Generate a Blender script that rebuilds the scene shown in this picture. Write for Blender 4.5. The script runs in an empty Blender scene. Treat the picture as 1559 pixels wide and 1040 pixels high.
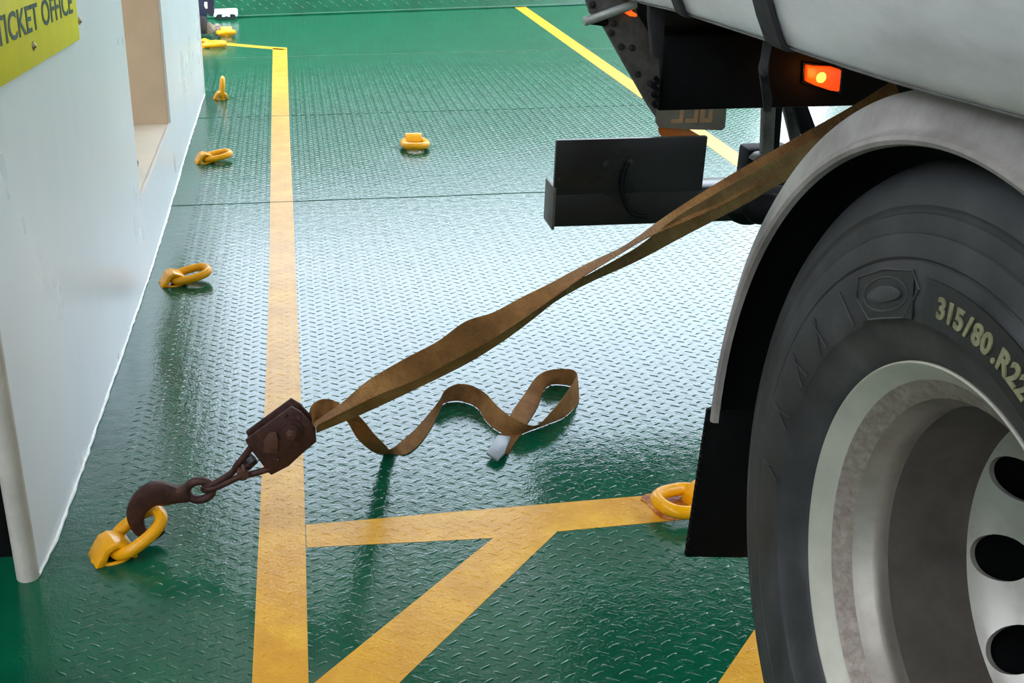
import bpy, bmesh, math, random
import numpy as np
from mathutils import Vector, Matrix
random.seed(7)
rng = np.random.default_rng(5)
SC = bpy.context.scene
COL = SC.collection
PI = math.pi

# ------------------------------------------------------------------ camera
FPX, CXP, CYP, W, HGT = 1741.0, 595.0, 555.0, 1559, 1040
YAW, PITCH, ROLL, CAMH = math.radians(4.85), math.radians(24.78), math.radians(.39), 1.359
_f = Vector((math.sin(YAW)*math.cos(PITCH), math.cos(YAW)*math.cos(PITCH), -math.sin(PITCH)))
_r = Vector((math.cos(YAW), -math.sin(YAW), 0)); _d = _f.cross(_r)
_r2 = math.cos(ROLL)*_r + math.sin(ROLL)*_d
_d2 = -math.sin(ROLL)*_r + math.cos(ROLL)*_d
cam_data = bpy.data.cameras.new('camera'); cam = bpy.data.objects.new('camera', cam_data); COL.objects.link(cam)
M3 = Matrix((_r2, -_d2, -_f)).transposed()
cam.matrix_world = Matrix.Translation((0, 0, CAMH)) @ M3.to_4x4()
cam_data.sensor_fit = 'HORIZONTAL'; cam_data.sensor_width = 36.0
cam_data.lens = FPX/W*36.0
cam_data.shift_x = (W/2-CXP)/W
cam_data.shift_y = -(HGT/2-CYP)/W
cam_data.clip_start = 0.02; cam_data.clip_end = 300
SC.camera = cam

# ------------------------------------------------------------------ light
world = bpy.data.worlds.new('world'); SC.world = world; world.use_nodes = True
bg = world.node_tree.nodes['Background']
bg.inputs[1].default_value = 7.5     # bright overcast sky, whitest towards the horizon, same all round
_tc = world.node_tree.nodes.new('ShaderNodeTexCoord'); _sp = world.node_tree.nodes.new('ShaderNodeSeparateXYZ')
_rp = world.node_tree.nodes.new('ShaderNodeValToRGB')
for _e, (_p, _c) in zip((_rp.color_ramp.elements[0], _rp.color_ramp.elements[1], _rp.color_ramp.elements.new(.38)),
        ((0.0, (.98, .985, 1.0, 1)), (1.0, (.45, .56, .70, 1)), (.5, (.66, .80, 1.0, 1)))):
    _e.position = _p; _e.color = _c
world.node_tree.links.new(_tc.outputs['Generated'], _sp.inputs[0]); world.node_tree.links.new(_sp.outputs[2], _rp.inputs[0])
world.node_tree.links.new(_rp.outputs[0], bg.inputs[0])
def deck_lamp(name, loc, rot, sx, sy, power, color):
    ld = bpy.data.lights.new(name, 'AREA'); ld.shape = 'RECTANGLE'; ld.size = sx; ld.size_y = sy
    ld.energy = power; ld.color = color
    o = bpy.data.objects.new(name, ld); COL.objects.link(o); o.location = loc; o.rotation_euler = rot
    return o
vs = SC.view_settings
vs.view_transform = 'Standard'; vs.look = 'None'; vs.exposure = 0.0; vs.gamma = 1.0
try: vs.use_curve_mapping = False
except Exception: pass

# ------------------------------------------------------------------ helpers
def ray(u, v):
    return _r2*((u-CXP)/FPX) + _d2*((v-CYP)/FPX) + _f
def at(u, v, x=None, y=None, z=None):
    """photo measurement -> point on a real plane of the deck (metres)"""
    d = ray(u, v); o = Vector((0, 0, CAMH))
    t = (z-CAMH)/d.z if z is not None else (x/d.x if x is not None else y/d.y)
    return o + d*t
def tag(o, label=None, cat=None, group=None, kind=None):
    if label: o['label'] = label
    if cat: o['category'] = cat
    if group: o['group'] = group
    if kind: o['kind'] = kind
    return o
def empty(name, loc=(0, 0, 0), rot=(0, 0, 0)):
    o = bpy.data.objects.new(name, None); COL.objects.link(o); o.location = loc; o.rotation_euler = rot
    o.empty_display_size = .05
    return o
bpy_update = lambda: bpy.context.view_layer.update()
def link(name, me, m, parent=None, smooth=False, keep=True):
    if m is not None and len(me.materials) == 0: me.materials.append(m)
    if smooth:
        for p in me.polygons: p.use_smooth = True
    o = bpy.data.objects.new(name, me); COL.objects.link(o)
    if parent is not None:
        o.parent = parent
        if keep:                                   # geometry given in world space
            mw = Matrix.Translation(parent.location) @ parent.rotation_euler.to_matrix().to_4x4()
            if parent.parent: mw = Matrix.Translation(parent.parent.location) @ parent.parent.rotation_euler.to_matrix().to_4x4() @ mw
            me.transform(mw.inverted())
    return o
def mesh(verts, faces):
    me = bpy.data.meshes.new('m'); me.from_pydata([tuple(v) for v in verts], [], faces); me.validate(); me.update()
    bm = bmesh.new(); bm.from_mesh(me); bmesh.ops.recalc_face_normals(bm, faces=bm.faces); bm.to_mesh(me); bm.free()
    return me
class MB:
    def __init__(s): s.v = []; s.f = []
    def add(s, v, f):
        k = len(s.v); s.v += [Vector(a) for a in v]; s.f += [tuple(i+k for i in q) for q in f]; return s
    def box(s, a, b):
        x0, y0, z0 = a; x1, y1, z1 = b
        v = [(x0,y0,z0),(x1,y0,z0),(x1,y1,z0),(x0,y1,z0),(x0,y0,z1),(x1,y0,z1),(x1,y1,z1),(x0,y1,z1)]
        return s.add(v, [(0,3,2,1),(4,5,6,7),(0,1,5,4),(1,2,6,5),(2,3,7,6),(3,0,4,7)])
    def prism(s, pts, off):
        n = len(pts); off = Vector(off)
        v = [Vector(p) for p in pts] + [Vector(p)+off for p in pts]
        f = [tuple(range(n)), tuple(range(2*n-1, n-1, -1))] + [(i, (i+1) % n, (i+1) % n+n, i+n) for i in range(n)]
        return s.add(v, f)
    def cyl(s, a, b, r, n=20, r2=None):
        a = Vector(a); b = Vector(b); d = (b-a).normalized(); r2 = r if r2 is None else r2
        u = d.orthogonal().normalized(); w = d.cross(u)
        v = [a+(u*math.cos(t)+w*math.sin(t))*r for t in [2*PI*i/n for i in range(n)]]
        v += [b+(u*math.cos(t)+w*math.sin(t))*r2 for t in [2*PI*i/n for i in range(n)]]
        return s.add(v, [tuple(range(n-1, -1, -1)), tuple(range(n, 2*n))]+[(i, (i+1) % n, (i+1) % n+n, i+n) for i in range(n)])
    def tube(s, pts, r, n=12, closed=False, cap=True):
        pts = [Vector(p) for p in pts]; m = len(pts); R = r if hasattr(r, '__len__') else [r]*m
        fr = None; v = []
        for i, p in enumerate(pts):
            if closed: t = pts[(i+1) % m]-pts[i-1]
            else: t = pts[min(i+1, m-1)]-pts[max(i-1, 0)]
            t.normalize()
            if fr is None: fr = t.orthogonal().normalized()
            fr = (fr-t*fr.dot(t)).normalized(); w = t.cross(fr)
            v += [p+(fr*math.cos(2*PI*k/n)+w*math.sin(2*PI*k/n))*R[i] for k in range(n)]
        f = []
        for i in range(m if closed else m-1):
            j = (i+1) % m
            f += [(i*n+k, i*n+(k+1) % n, j*n+(k+1) % n, j*n+k) for k in range(n)]
        if not closed and cap: f += [tuple(range(n-1, -1, -1)), tuple(range((m-1)*n, m*n))]
        return s.add(v, f)
    def sphere(s, c, r, n=12, sq=(1, 1, 1)):
        v = []; f = []; h = n//2
        for i in range(h+1):
            a = PI*i/h
            for k in range(n):
                b = 2*PI*k/n
                v.append((c[0]+r*sq[0]*math.sin(a)*math.cos(b), c[1]+r*sq[1]*math.sin(a)*math.sin(b), c[2]+r*sq[2]*math.cos(a)))
        for i in range(h):
            f += [(i*n+k, i*n+(k+1) % n, (i+1)*n+(k+1) % n, (i+1)*n+k) for k in range(n)]
        return s.add(v, f)
    def build(s, name, m, parent=None, smooth=False, bevel=0, keep=True, seg=2):
        me = mesh(s.v, s.f)
        bm = bmesh.new(); bm.from_mesh(me); bmesh.ops.remove_doubles(bm, verts=bm.verts, dist=1e-6)
        if bevel:
            es = [e for e in bm.edges if len(e.link_faces) == 2 and e.calc_face_angle(0) > .6]
            bmesh.ops.bevel(bm, geom=es, offset=bevel, segments=seg, profile=.5, affect='EDGES', clamp_overlap=True)
        bm.to_mesh(me); bm.free()
        o = link(name, me, m, parent, smooth, keep)
        if smooth or bevel: autosmooth(o.data)
        return o
def autosmooth(me, ang=35):
    for p in me.polygons: p.use_smooth = True
    bm = bmesh.new(); bm.from_mesh(me)
    for e in bm.edges: e.smooth = not (len(e.link_faces) == 2 and e.calc_face_angle(0) > math.radians(ang))
    bm.to_mesh(me); bm.free()
def catmull(P, n=8):
    P = [np.array(p, float) for p in P]; out = []
    for i in range(len(P)-1):
        a = P[max(i-1, 0)]; b = P[i]; c = P[i+1]; d = P[min(i+2, len(P)-1)]
        for k in range(n):
            t = k/n
            out.append(.5*((2*b)+(-a+c)*t+(2*a-5*b+4*c-d)*t*t+(-a+3*b-3*c+d)*t**3))
    out.append(P[-1]); return out
def revolve(profile, c, n=128, a0=0, a1=2*PI, closed_profile=False):
    """profile = [(x, r)] spun about the wheel axle (parallel to x) through c=(y,z)"""
    full = abs(a1-a0-2*PI) < 1e-6; cols = n if full else n+1; m = len(profile)
    v = []
    for i in range(cols):
        t = a0+(a1-a0)*i/n
        v += [(x, c[0]+r*math.cos(t), c[1]+r*math.sin(t)) for x, r in profile]
    f = []
    mm = m if closed_profile else m-1
    for i in range(n):
        j = (i+1) % cols
        f += [(i*m+k, i*m+(k+1) % m, j*m+(k+1) % m, j*m+k) for k in range(mm)]
    return v, f

# ------------------------------------------------------------------ materials
class NT:
    def __init__(s, name):
        s.m = bpy.data.materials.new(name); s.m.use_nodes = True; s.t = s.m.node_tree
        s.b = s.t.nodes['Principled BSDF']; s._tc = None
    def n(s, typ, **k):
        nd = s.t.nodes.new(typ)
        for a, b in k.items():
            if a.startswith('i_'):
                key = a[2:]; key = int(key) if key.isdigit() else key.replace('_', ' ')
                if isinstance(b, bpy.types.NodeSocket): s.t.links.new(b, nd.inputs[key])
                else: nd.inputs[key].default_value = b
            else: setattr(nd, a, b)
        return nd
    @property
    def tc(s):
        if s._tc is None: s._tc = s.n('ShaderNodeTexCoord').outputs['Object']
        return s._tc
    def noise(s, scale, detail=4, rough=.5, vec=None, stretch=None):
        v = vec or s.tc
        if stretch: v = s.n('ShaderNodeMapping', i_Vector=v, i_Scale=stretch).outputs[0]
        return s.n('ShaderNodeTexNoise', i_Vector=v, i_Scale=scale, i_Detail=detail, i_Roughness=rough).outputs['Fac']
    def ramp(s, fac, stops):
        r = s.n('ShaderNodeValToRGB', i_Fac=fac); e = r.color_ramp.elements
        while len(e) < len(stops): e.new(.5)
        for q, (p, c) in zip(e, stops):
            q.position = p; q.color = c if len(c) == 4 else (*c, 1)
        return r.outputs[0]
    def math(s, op, a, b=None, c=None, clamp=False):
        nd = s.n('ShaderNodeMath', operation=op, use_clamp=clamp)
        for i, q in enumerate((a, b, c)):
            if q is None: continue
            if isinstance(q, bpy.types.NodeSocket): s.t.links.new(q, nd.inputs[i])
            else: nd.inputs[i].default_value = q
        return nd.outputs[0]
    def mix(s, fac, a, b, mode='MIX'):
        nd = s.n('ShaderNodeMix', data_type='RGBA', blend_type=mode)
        for key, q in (('Factor', fac), ('A', a), ('B', b)):
            idx = {'Factor': 0, 'A': 6, 'B': 7}[key]
            if isinstance(q, bpy.types.NodeSocket): s.t.links.new(q, nd.inputs[idx])
            else: nd.inputs[idx].default_value = q if key == 'Factor' else ((*q, 1) if len(q) == 3 else q)
        return nd.outputs[2]
    def bump(s, h, strength=.3, dist=.01, normal=None):
        nd = s.n('ShaderNodeBump', i_Height=h, i_Strength=strength, i_Distance=dist)
        if normal is not None: s.t.links.new(normal, nd.inputs['Normal'])
        return nd.outputs[0]
    def set(s, **k):
        for a, b in k.items():
            key = a.replace('_', ' ')
            if isinstance(b, bpy.types.NodeSocket): s.t.links.new(b, s.b.inputs[key])
            else: s.b.inputs[key].default_value = (*b, 1) if isinstance(b, tuple) and len(b) == 3 else b
        return s.m

def simple(name, col, rough=.5, metal=0, var=.25, scale=20, bump=.15, bd=.002, spec=.5, coat=0, rvar=.15):
    t = NT(name); n1 = t.noise(scale, 6, .6)
    dark = tuple(c*(1-var) for c in col); light = tuple(min(1, c*(1+var)) for c in col)
    t.set(Base_Color=t.ramp(n1, [(.3, dark), (.7, light)]), Metallic=metal,
          Roughness=t.math('ADD', t.math('MULTIPLY', t.noise(scale*.6, 3), rvar*2), rough-rvar),
          Normal=t.bump(t.noise(scale*4, 4), bump, bd), Specular_IOR_Level=spec, Coat_Weight=coat)
    return t.m

def paint_common(t, base, rough=.12):
    """wet gloss deck paint"""
    big = t.noise(1.1, 3, .6); fine = t.noise(160, 2, .5); mid = t.noise(28, 4, .6)
    h = t.math('ADD', t.math('MULTIPLY', fine, .35), t.math('MULTIPLY', mid, 1.0))
    r = t.math('ADD', t.math('MULTIPLY', big, .16), rough-.06)
    return t.set(Base_Color=base, Roughness=r, Normal=t.bump(h, .35, .0035), Specular_IOR_Level=.5, IOR=1.5)

YELLOW = (0.72, 0.34, 0.012)
GREEN = (0.002, 0.105, 0.048)
def green_col(t):
    n = t.noise(5, 5, .6)
    return t.ramp(n, [(.3, (0.0010, 0.066, 0.030)), (.7, (0.0022, 0.096, 0.044))])
def yellow_col(t):
    n = t.noise(9, 6, .65)
    c = t.ramp(n, [(.25, (0.62, 0.27, 0.008)), (.5, YELLOW), (.8, (0.92, 0.50, 0.03))])
    return c
t = NT('deck_green_paint'); M_GREEN = paint_common(t, green_col(t))
t = NT('line_yellow_paint'); M_YEL = paint_common(t, yellow_col(t), .30); t.b.inputs['Specular IOR Level'].default_value = .32

# painted line layout (floor plan, metres): centre line a->b, half width
LINES = [  # name, label, polygon
    ('painted_lane_line', 'long yellow line running up the deck from the bottom edge, parallel to the white wall',
     [(-.116,1.30),(-.016,1.30),(-.008,2.3),(-.008,2.9),(-.010,3.7),(-.012,4.6),(-.016,5.8),(-.016,8.30),(-.117,8.36),(-.109,5.8),(-.104,4.4),(-.101,3.6),(-.104,2.8),(-.108,2.2)]),
    ('painted_cross_line', 'yellow line crossing the deck from the long line to the ring by the mudflap',
     [(-.008,2.034),(.388,2.031),(.53,2.043),(.80,2.062),(1.0,2.075),(1.0,2.185),(.786,2.170),(.38,2.146),(-.008,2.122)]),
    ('painted_diagonal_line', 'yellow line slanting up to the cross line in front of the loose strap',
     [(-.010,1.600),(-.016,1.45),(.05,1.40),(.146,1.593),(.53,2.043),(.388,2.031)]),
    ('painted_far_right_line', 'far yellow line that runs beyond the truck, parallel to the lane',
     [(1.985,3.6),(2.08,3.6),(2.075,10.27),(1.975,10.27)]),
    ('painted_short_line', 'short thin yellow line at the far end by the wall, between two lashing rings',
     [(-.95,8.83),(-.047,8.27),(-.016,8.30),(-.016,8.36),(-.117,8.41),(-.95,8.96)]),
    ('painted_corner_line', 'yellow patch at the bottom edge beside the tyre',
     [(.62,1.44),(.823,1.675),(.95,1.83),(1.0,1.76),(.80,1.44)]),
]
def inside(poly, x, y):
    c = np.zeros(x.shape, bool); n = len(poly)
    for i in range(n):
        (x0, y0), (x1, y1) = poly[i], poly[(i+1) % n]
        c ^= ((y0 > y) != (y1 > y)) & (x < (x1-x0)*(y-y0)/(y1-y0+1e-12)+x0)
    return c

M_WALL = (lambda t: t.set(
    Base_Color=t.mix(t.ramp(t.noise(2.2, 5, .6, stretch=(1, 1, .35)), [(.35, (0, 0, 0)), (.75, (.7, .7, .7))]), (.83, .83, .83), (.74, .745, .75)),
    Roughness=t.math('ADD', t.math('MULTIPLY', t.noise(3, 3), .2), .2),
    Normal=t.bump(t.noise(2.5, 2, .5, stretch=(1, 1, .3)), .3, .02, t.bump(t.noise(120, 2), .08, .002))))(NT('gloss_white_wall_paint'))
M_CREAM = simple('cream_paint', (.80, .64, .48), .35, var=.06, scale=6, bump=.05)
M_CREAM2 = simple('beige_edge_paint', (.60, .54, .47), .4, var=.12, scale=14, bump=.2)
M_SILL = simple('pale_sill_paint', (.86, .80, .68), .35, var=.05, scale=6, bump=.05)
M_WELD = simple('white_sealant', (.86, .86, .83), .3, var=.05, scale=60, bump=.4)
M_UNLIT = simple('unlit_interior_black', (.004, .005, .005), .7, var=.2, spec=.1)  # near-black colour stands in for the lack of light inside
M_CEIL = simple('ceiling_grey', (.78, .80, .80), .6, var=.1)
M_RING = (lambda t: t.set(Base_Color=t.mix(t.ramp(t.noise(38, 5, .6), [(.68, (0, 0, 0)), (.76, (1, 1, 1))]), (.93, .40, .003), (.45, .16, .01)),
    Roughness=t.math('ADD', t.math('MULTIPLY', t.noise(40, 3), .2), .15), Normal=t.bump(t.noise(90, 4), .35, .002), Specular_IOR_Level=.35))(NT('ring_yellow_paint'))
M_RUST = (lambda t: t.set(Base_Color=t.ramp(t.noise(60, 8, .7), [(.25, (.016, .006, .0045)), (.5, (.055, .017, .012)), (.75, (.11, .038, .025))]),
    Metallic=.25, Roughness=t.math('ADD', t.math('MULTIPLY', t.noise(50, 5), .4), .35), Normal=t.bump(t.noise(220, 6, .7), .6, .0015)))(NT('rusty_brown_iron'))
M_RUSTL = simple('worn_rust_light', (.11, .045, .03), .5, .3, .4, 90, .5)
def web_mat(name, c1, c2, c3):
    t = NT(name)
    uv = t.n('ShaderNodeTexCoord').outputs['UV']
    sep = t.n('ShaderNodeSeparateXYZ', i_0=uv)
    weft = t.math('SINE', t.math('MULTIPLY', sep.outputs[0], 1700.0))
    warp = t.math('SINE', t.math('MULTIPLY', sep.outputs[1], 60.0))
    hgt = t.math('ADD', weft, t.math('MULTIPLY', warp, .35))
    col = t.ramp(t.noise(11, 6, .7), [(.28, c1), (.5, c2), (.75, c3)])
    col = t.mix(t.math('MULTIPLY', t.math('ADD', weft, 1.0), .12), col, (.02, .012, .006))
    return t.set(Base_Color=col, Roughness=.75, Normal=t.bump(hgt, .5, .0012), Specular_IOR_Level=.25)
M_WEB = web_mat('dirty_brown_webbing', (.13, .055, .016), (.28, .125, .035), (.44, .22, .07))
M_WEB2 = web_mat('olive_webbing', (.15, .085, .03), (.28, .17, .06), (.42, .28, .11))
M_TAPE = simple('grey_tape', (.20, .22, .24), .35, var=.15, scale=40)
M_TYRE = (lambda t: t.set(Base_Color=t.ramp(t.noise(7, 6, .65), [(.3, (.020, .0195, .019)), (.55, (.042, .041, .040)), (.8, (.085, .083, .080))]),
    Roughness=t.math('ADD', t.math('MULTIPLY', t.noise(10, 4), .3), .42), Normal=t.bump(t.noise(130, 4), .25, .001), Specular_IOR_Level=.4))(NT('dusty_black_rubber'))
M_TYREDK = simple('clean_black_rubber', (.010, .010, .009), .4, var=.2, scale=40, bump=.1)
M_LETTER = simple('faded_yellow_print', (.20, .185, .095), .6, var=.35, scale=90, bump=.1)
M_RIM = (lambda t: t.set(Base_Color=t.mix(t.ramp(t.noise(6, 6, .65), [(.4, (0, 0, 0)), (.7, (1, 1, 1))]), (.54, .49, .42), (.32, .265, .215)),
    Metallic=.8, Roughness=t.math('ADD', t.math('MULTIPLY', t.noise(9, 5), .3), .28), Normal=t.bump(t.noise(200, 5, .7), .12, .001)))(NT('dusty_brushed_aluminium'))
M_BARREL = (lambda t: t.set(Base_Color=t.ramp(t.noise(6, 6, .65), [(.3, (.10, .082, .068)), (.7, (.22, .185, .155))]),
    Metallic=.6, Roughness=t.math('ADD', t.math('MULTIPLY', t.noise(9, 5), .3), .3), Normal=t.bump(t.noise(200, 5, .7), .12, .001)))(NT('dark_brown_wheel_barrel'))  # darker brown than the rest of the rim
M_RIMDUST = (lambda t: t.set(Base_Color=t.ramp(t.noise(70, 8, .75), [(.3, (.20, .15, .12)), (.6, (.40, .32, .265)), (.8, (.56, .48, .41))]),
    Metallic=.5, Roughness=.5, Normal=t.bump(t.noise(160, 6, .7), .3, .001)))(NT('brake_dust_on_aluminium'))
M_FENDER = (lambda t: t.set(Base_Color=t.ramp(t.noise(9, 7, .65), [(.25, (.12, .100, .088)), (.5, (.25, .213, .19)), (.75, (.40, .345, .31))]),
    Roughness=t.math('ADD', t.math('MULTIPLY', t.noise(12, 5), .3), .32), Normal=t.bump(t.noise(60, 4), .12, .002)))(NT('grimy_grey_fender'))
M_TANK = (lambda t: t.set(Base_Color=t.ramp(t.noise(4, 6, .6, stretch=(1, .6, 2)), [(.28, (.50, .475, .45)), (.5, (.70, .675, .65)), (.72, (.84, .81, .78))]),
    Metallic=.6, Roughness=t.math('ADD', t.math('MULTIPLY', t.noise(6, 4), .15), .38), Normal=t.bump(t.noise(35, 3), .06, .003)))(NT('dull_brushed_tank_metal'))
M_BLACK = simple('grimy_black_steel', (.003, .003, .0033), .6, var=.4, scale=15, bump=.15, spec=.12)
M_BLKPL = simple('black_plastic_panel', (.012, .0105, .0095), .3, var=.25, scale=9, bump=.05, spec=.3)
M_FLAP = simple('black_flap_rubber', (.0025, .0025, .0025), .7, var=.4, scale=40, bump=.3, spec=.12)
M_BRACK = (lambda t: t.set(Base_Color=t.ramp(t.noise(25, 6, .7), [(.3, (.05, .042, .036)), (.6, (.12, .11, .10)), (.8, (.17, .14, .11))]),
    Metallic=.4, Roughness=.5, Normal=t.bump(t.noise(90, 4), .2, .001)))(NT('worn_grey_steel'))
M_BOLT = simple('dark_bolt', (.03, .027, .025), .4, .6, .3, 60)
M_ALU = simple('worn_rod', (.42, .42, .40), .4, .6, .2, 50)
M_PLATE = simple('khaki_number_plate', (.16, .145, .10), .5, var=.15, scale=30)
M_PLTXT = simple('dull_orange_print', (.42, .24, .11), .5, var=.15, scale=40)
M_ORNG = simple('orange_reflector', (.50, .14, .02), .3, var=.1)
M_SIGN = simple('yellow_green_sign', (.78, .70, .004), .45, var=.05, scale=12, bump=.04, spec=.2)
M_INK = simple('dark_sign_letters', (.025, .035, .04), .35, var=.1)
M_SCREW = simple('brass_screw', (.45, .38, .25), .35, .8, .3, 90)
M_STRAPBK = simple('black_strap_cloth', (.010, .008, .009), .7, var=.3, scale=80)
M_NAVY = simple('navy_paint', (.02, .025, .06), .35, var=.2)
M_WHITEP = simple('white_plastic', (.85, .86, .87), .3, var=.04)
M_CHAR = simple('charcoal_plastic', (.03, .03, .035), .4, var=.2)
M_ROPE = simple('dirty_rope', (.25, .20, .15), .8, var=.4, scale=60)
def emis(name, col, s, base=(.5, .1, .01)):
    t = NT(name); t.set(Base_Color=base, Roughness=.25)
    t.b.inputs['Emission Color'].default_value = (*col, 1); t.b.inputs['Emission Strength'].default_value = s
    return t.m
M_LENS = emis('amber_lens', (1, .055, .002), .85)
M_BULB = emis('amber_bulb', (1, .55, .04), 5)
M_LENS2 = emis('amber_tail_lens', (1, .11, .01), 1.3)

# ------------------------------------------------------------------ structure: deck floor
FX0, FX1, FY0, FY1 = -3.0, 5.0, -6.0, 10.35
floor = MB().box((FX0, FY0, -.03), (FX1, FY1, 0)).build('floor', M_GREEN); tag(floor, kind='structure')
rings_xy = [(-.385,2.06,.10),(-.372,3.66,.105),(-.370,5.26,.10),(-.404,6.66,.09),(.576,5.41,.10),(-.55,8.49,.12),(-.47,8.97,.12),(.83,2.09,.08)]
def tread_field(x0, x1, y0, y1, px=.0245, py=.037):
    nx = int((x1-x0)/px); ny = int((y1-y0)/py)
    I, J = np.meshgrid(np.arange(nx), np.arange(ny), indexing='ij')
    X = x0+(I+.5)*px; Y = y0+(J+.5)*py+np.where(I % 2, py/2, 0)
    A = np.where(I % 2, 1, -1)*math.radians(33)
    return X.ravel(), Y.ravel(), A.ravel()
def tread_mesh(X, Y, A, L=.0150, wd=.0040, h=.0015, z=0.0):
    n = len(X)
    L = L*rng.uniform(.9, 1.06, n); hh = h*rng.uniform(.8, 1.15, n)*np.interp(Y, [4.5, 8.0], [1.0, .45])
    tmpl = [(-1, 0, 0), (-.55, -1, 0), (.55, -1, 0), (1, 0, 0), (.55, 1, 0), (-.55, 1, 0), (-.62, 0, 1), (.62, 0, 1)]
    V = np.zeros((n, 8, 3))
    A = A+rng.normal(0, .03, n)
    for k, (a, b, c) in enumerate(tmpl):
        lx = a*L; ly = b*wd
        V[:, k, 0] = X+lx*np.cos(A)-ly*np.sin(A); V[:, k, 1] = Y+lx*np.sin(A)+ly*np.cos(A)
        V[:, k, 2] = z+c*hh-(0 if c else .0003)
    F = np.array([(0,1,6,6),(1,2,7,6),(2,3,7,7),(3,4,7,7),(4,5,6,7),(5,0,6,6)])
    return V, F
def tread_object(name, V, F, m, parent):
    n = len(V); faces = []
    base = (np.arange(n)*8)[:, None]
    tri = np.concatenate([base+np.array(f) for f in [(0,1,6),(2,3,7),(3,4,7),(5,0,6)]], 0)
    quad = np.concatenate([base+np.array(f) for f in [(1,2,7,6),(4,5,6,7)]], 0)
    me = bpy.data.meshes.new(name)
    nv = n*8; nl = len(tri)*3+len(quad)*4; npoly = len(tri)+len(quad)
    me.vertices.add(nv); me.vertices.foreach_set('co', V.reshape(-1))
    me.loops.add(nl); me.loops.foreach_set('vertex_index', np.concatenate([tri.ravel(), quad.ravel()]).astype(np.int32))
    me.polygons.add(npoly)
    starts = np.concatenate([np.arange(len(tri))*3, len(tri)*3+np.arange(len(quad))*4]).astype(np.int32)
    me.polygons.foreach_set('loop_start', starts)
    me.polygons.foreach_set('use_smooth', np.ones(npoly, bool))
    me.update(calc_edges=True); me.validate()
    me.materials.append(m)
    o = bpy.data.objects.new(name, me); COL.objects.link(o); o.parent = parent; o['kind'] = 'stuff'
    return o
X, Y, A = tread_field(-1.3, 3.3, 1.25, 10.2)
keep = (X > np.interp(Y, [1.2, 1.72, 2.26, 3.0, 6.6, 6.9, 7.0], [-.475, -.462, -.445, -.425, -.42, -.42, -1.3]))
keep &= ~((X > 1.6) & (Y < 2.4))
for rx, ry, rr in rings_xy: keep &= ~(((X-rx)**2/(rr*1.0)**2+(Y-ry)**2/(rr*.8)**2) < 1)
for sy in (4.565, 6.17, 8.0): keep &= ~(np.abs(Y-sy-.02*(X)) < .008)
X, Y, A = X[keep], Y[keep], A[keep]
V, F = tread_mesh(X, Y, A)
mem = np.full(V.shape[:2], -1)
for k, (_, _, poly) in enumerate(LINES): mem[inside(poly, V[:, :, 0], V[:, :, 1])] = k
mixed = (mem.min(1) != mem.max(1))
tread_object('raised_tread', V[~mixed & (mem[:, 0] < 0)], F, M_GREEN, floor)
# treads that straddle the edge of a line are cut there, so the paint ends where the line ends
bm = bmesh.new()
for q in V[mixed]:
    vv = [bm.verts.new(p) for p in q]
    for f in ((0,1,6),(2,3,7),(3,4,7),(5,0,6),(1,2,7,6),(4,5,6,7)): bm.faces.new([vv[a] for a in f])
for _, _, poly in LINES:
    for (ax, ay), (bx, by) in zip(poly, poly[1:]+poly[:1]):
        bmesh.ops.bisect_plane(bm, geom=bm.verts[:]+bm.edges[:]+bm.faces[:], dist=1e-6, plane_co=(ax, ay, 0), plane_no=(by-ay, ax-bx, 0))
bm.verts.index_update()
cut = {k: [] for k in range(-1, len(LINES))}
cc = np.array([f.calc_center_median()[:2] for f in bm.faces]); cm = np.full(len(cc), -1)
for k, (_, _, poly) in enumerate(LINES): cm[inside(poly, cc[:, 0], cc[:, 1])] = k
for f, k in zip(bm.faces, cm): cut[int(k)].append([tuple(v.co) for v in f.verts])
bm.free()
def cut_object(fs, m, parent):
    if not fs: return
    vs_ = []; ff = []
    for f in fs: ff.append(tuple(range(len(vs_), len(vs_)+len(f)))); vs_ += f
    me = bpy.data.meshes.new('c'); me.from_pydata(vs_, [], ff)
    b2 = bmesh.new(); b2.from_mesh(me); bmesh.ops.remove_doubles(b2, verts=b2.verts, dist=1e-5); b2.to_mesh(me); b2.free()
    link('cut_tread', me, m, parent, smooth=True)['kind'] = 'stuff'
cut_object(cut[-1], M_GREEN, floor)
for k, (nm, lab, poly) in enumerate(LINES):
    o = MB().prism([(x, y, 0.0) for x, y in poly], (0, 0, .0007)).build(nm, M_YEL)
    tag(o, lab, 'floor marking')
    s = ~mixed & (mem[:, 0] == k)
    if s.sum(): tread_object('raised_tread', V[s], F, M_YEL, o)
    cut_object(cut[k], M_YEL, o)
# weld seams across the deck plates
for i, sy in enumerate((4.565, 6.17, 8.0)):
    pts = [(x, sy+.02*x+.002*math.sin(x*9), .0) for x in np.linspace(-.5, 3.0, 60)]
    o = MB().tube(pts, .0022, 8).build('weld_seam', M_GREEN, floor, smooth=True)

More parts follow.
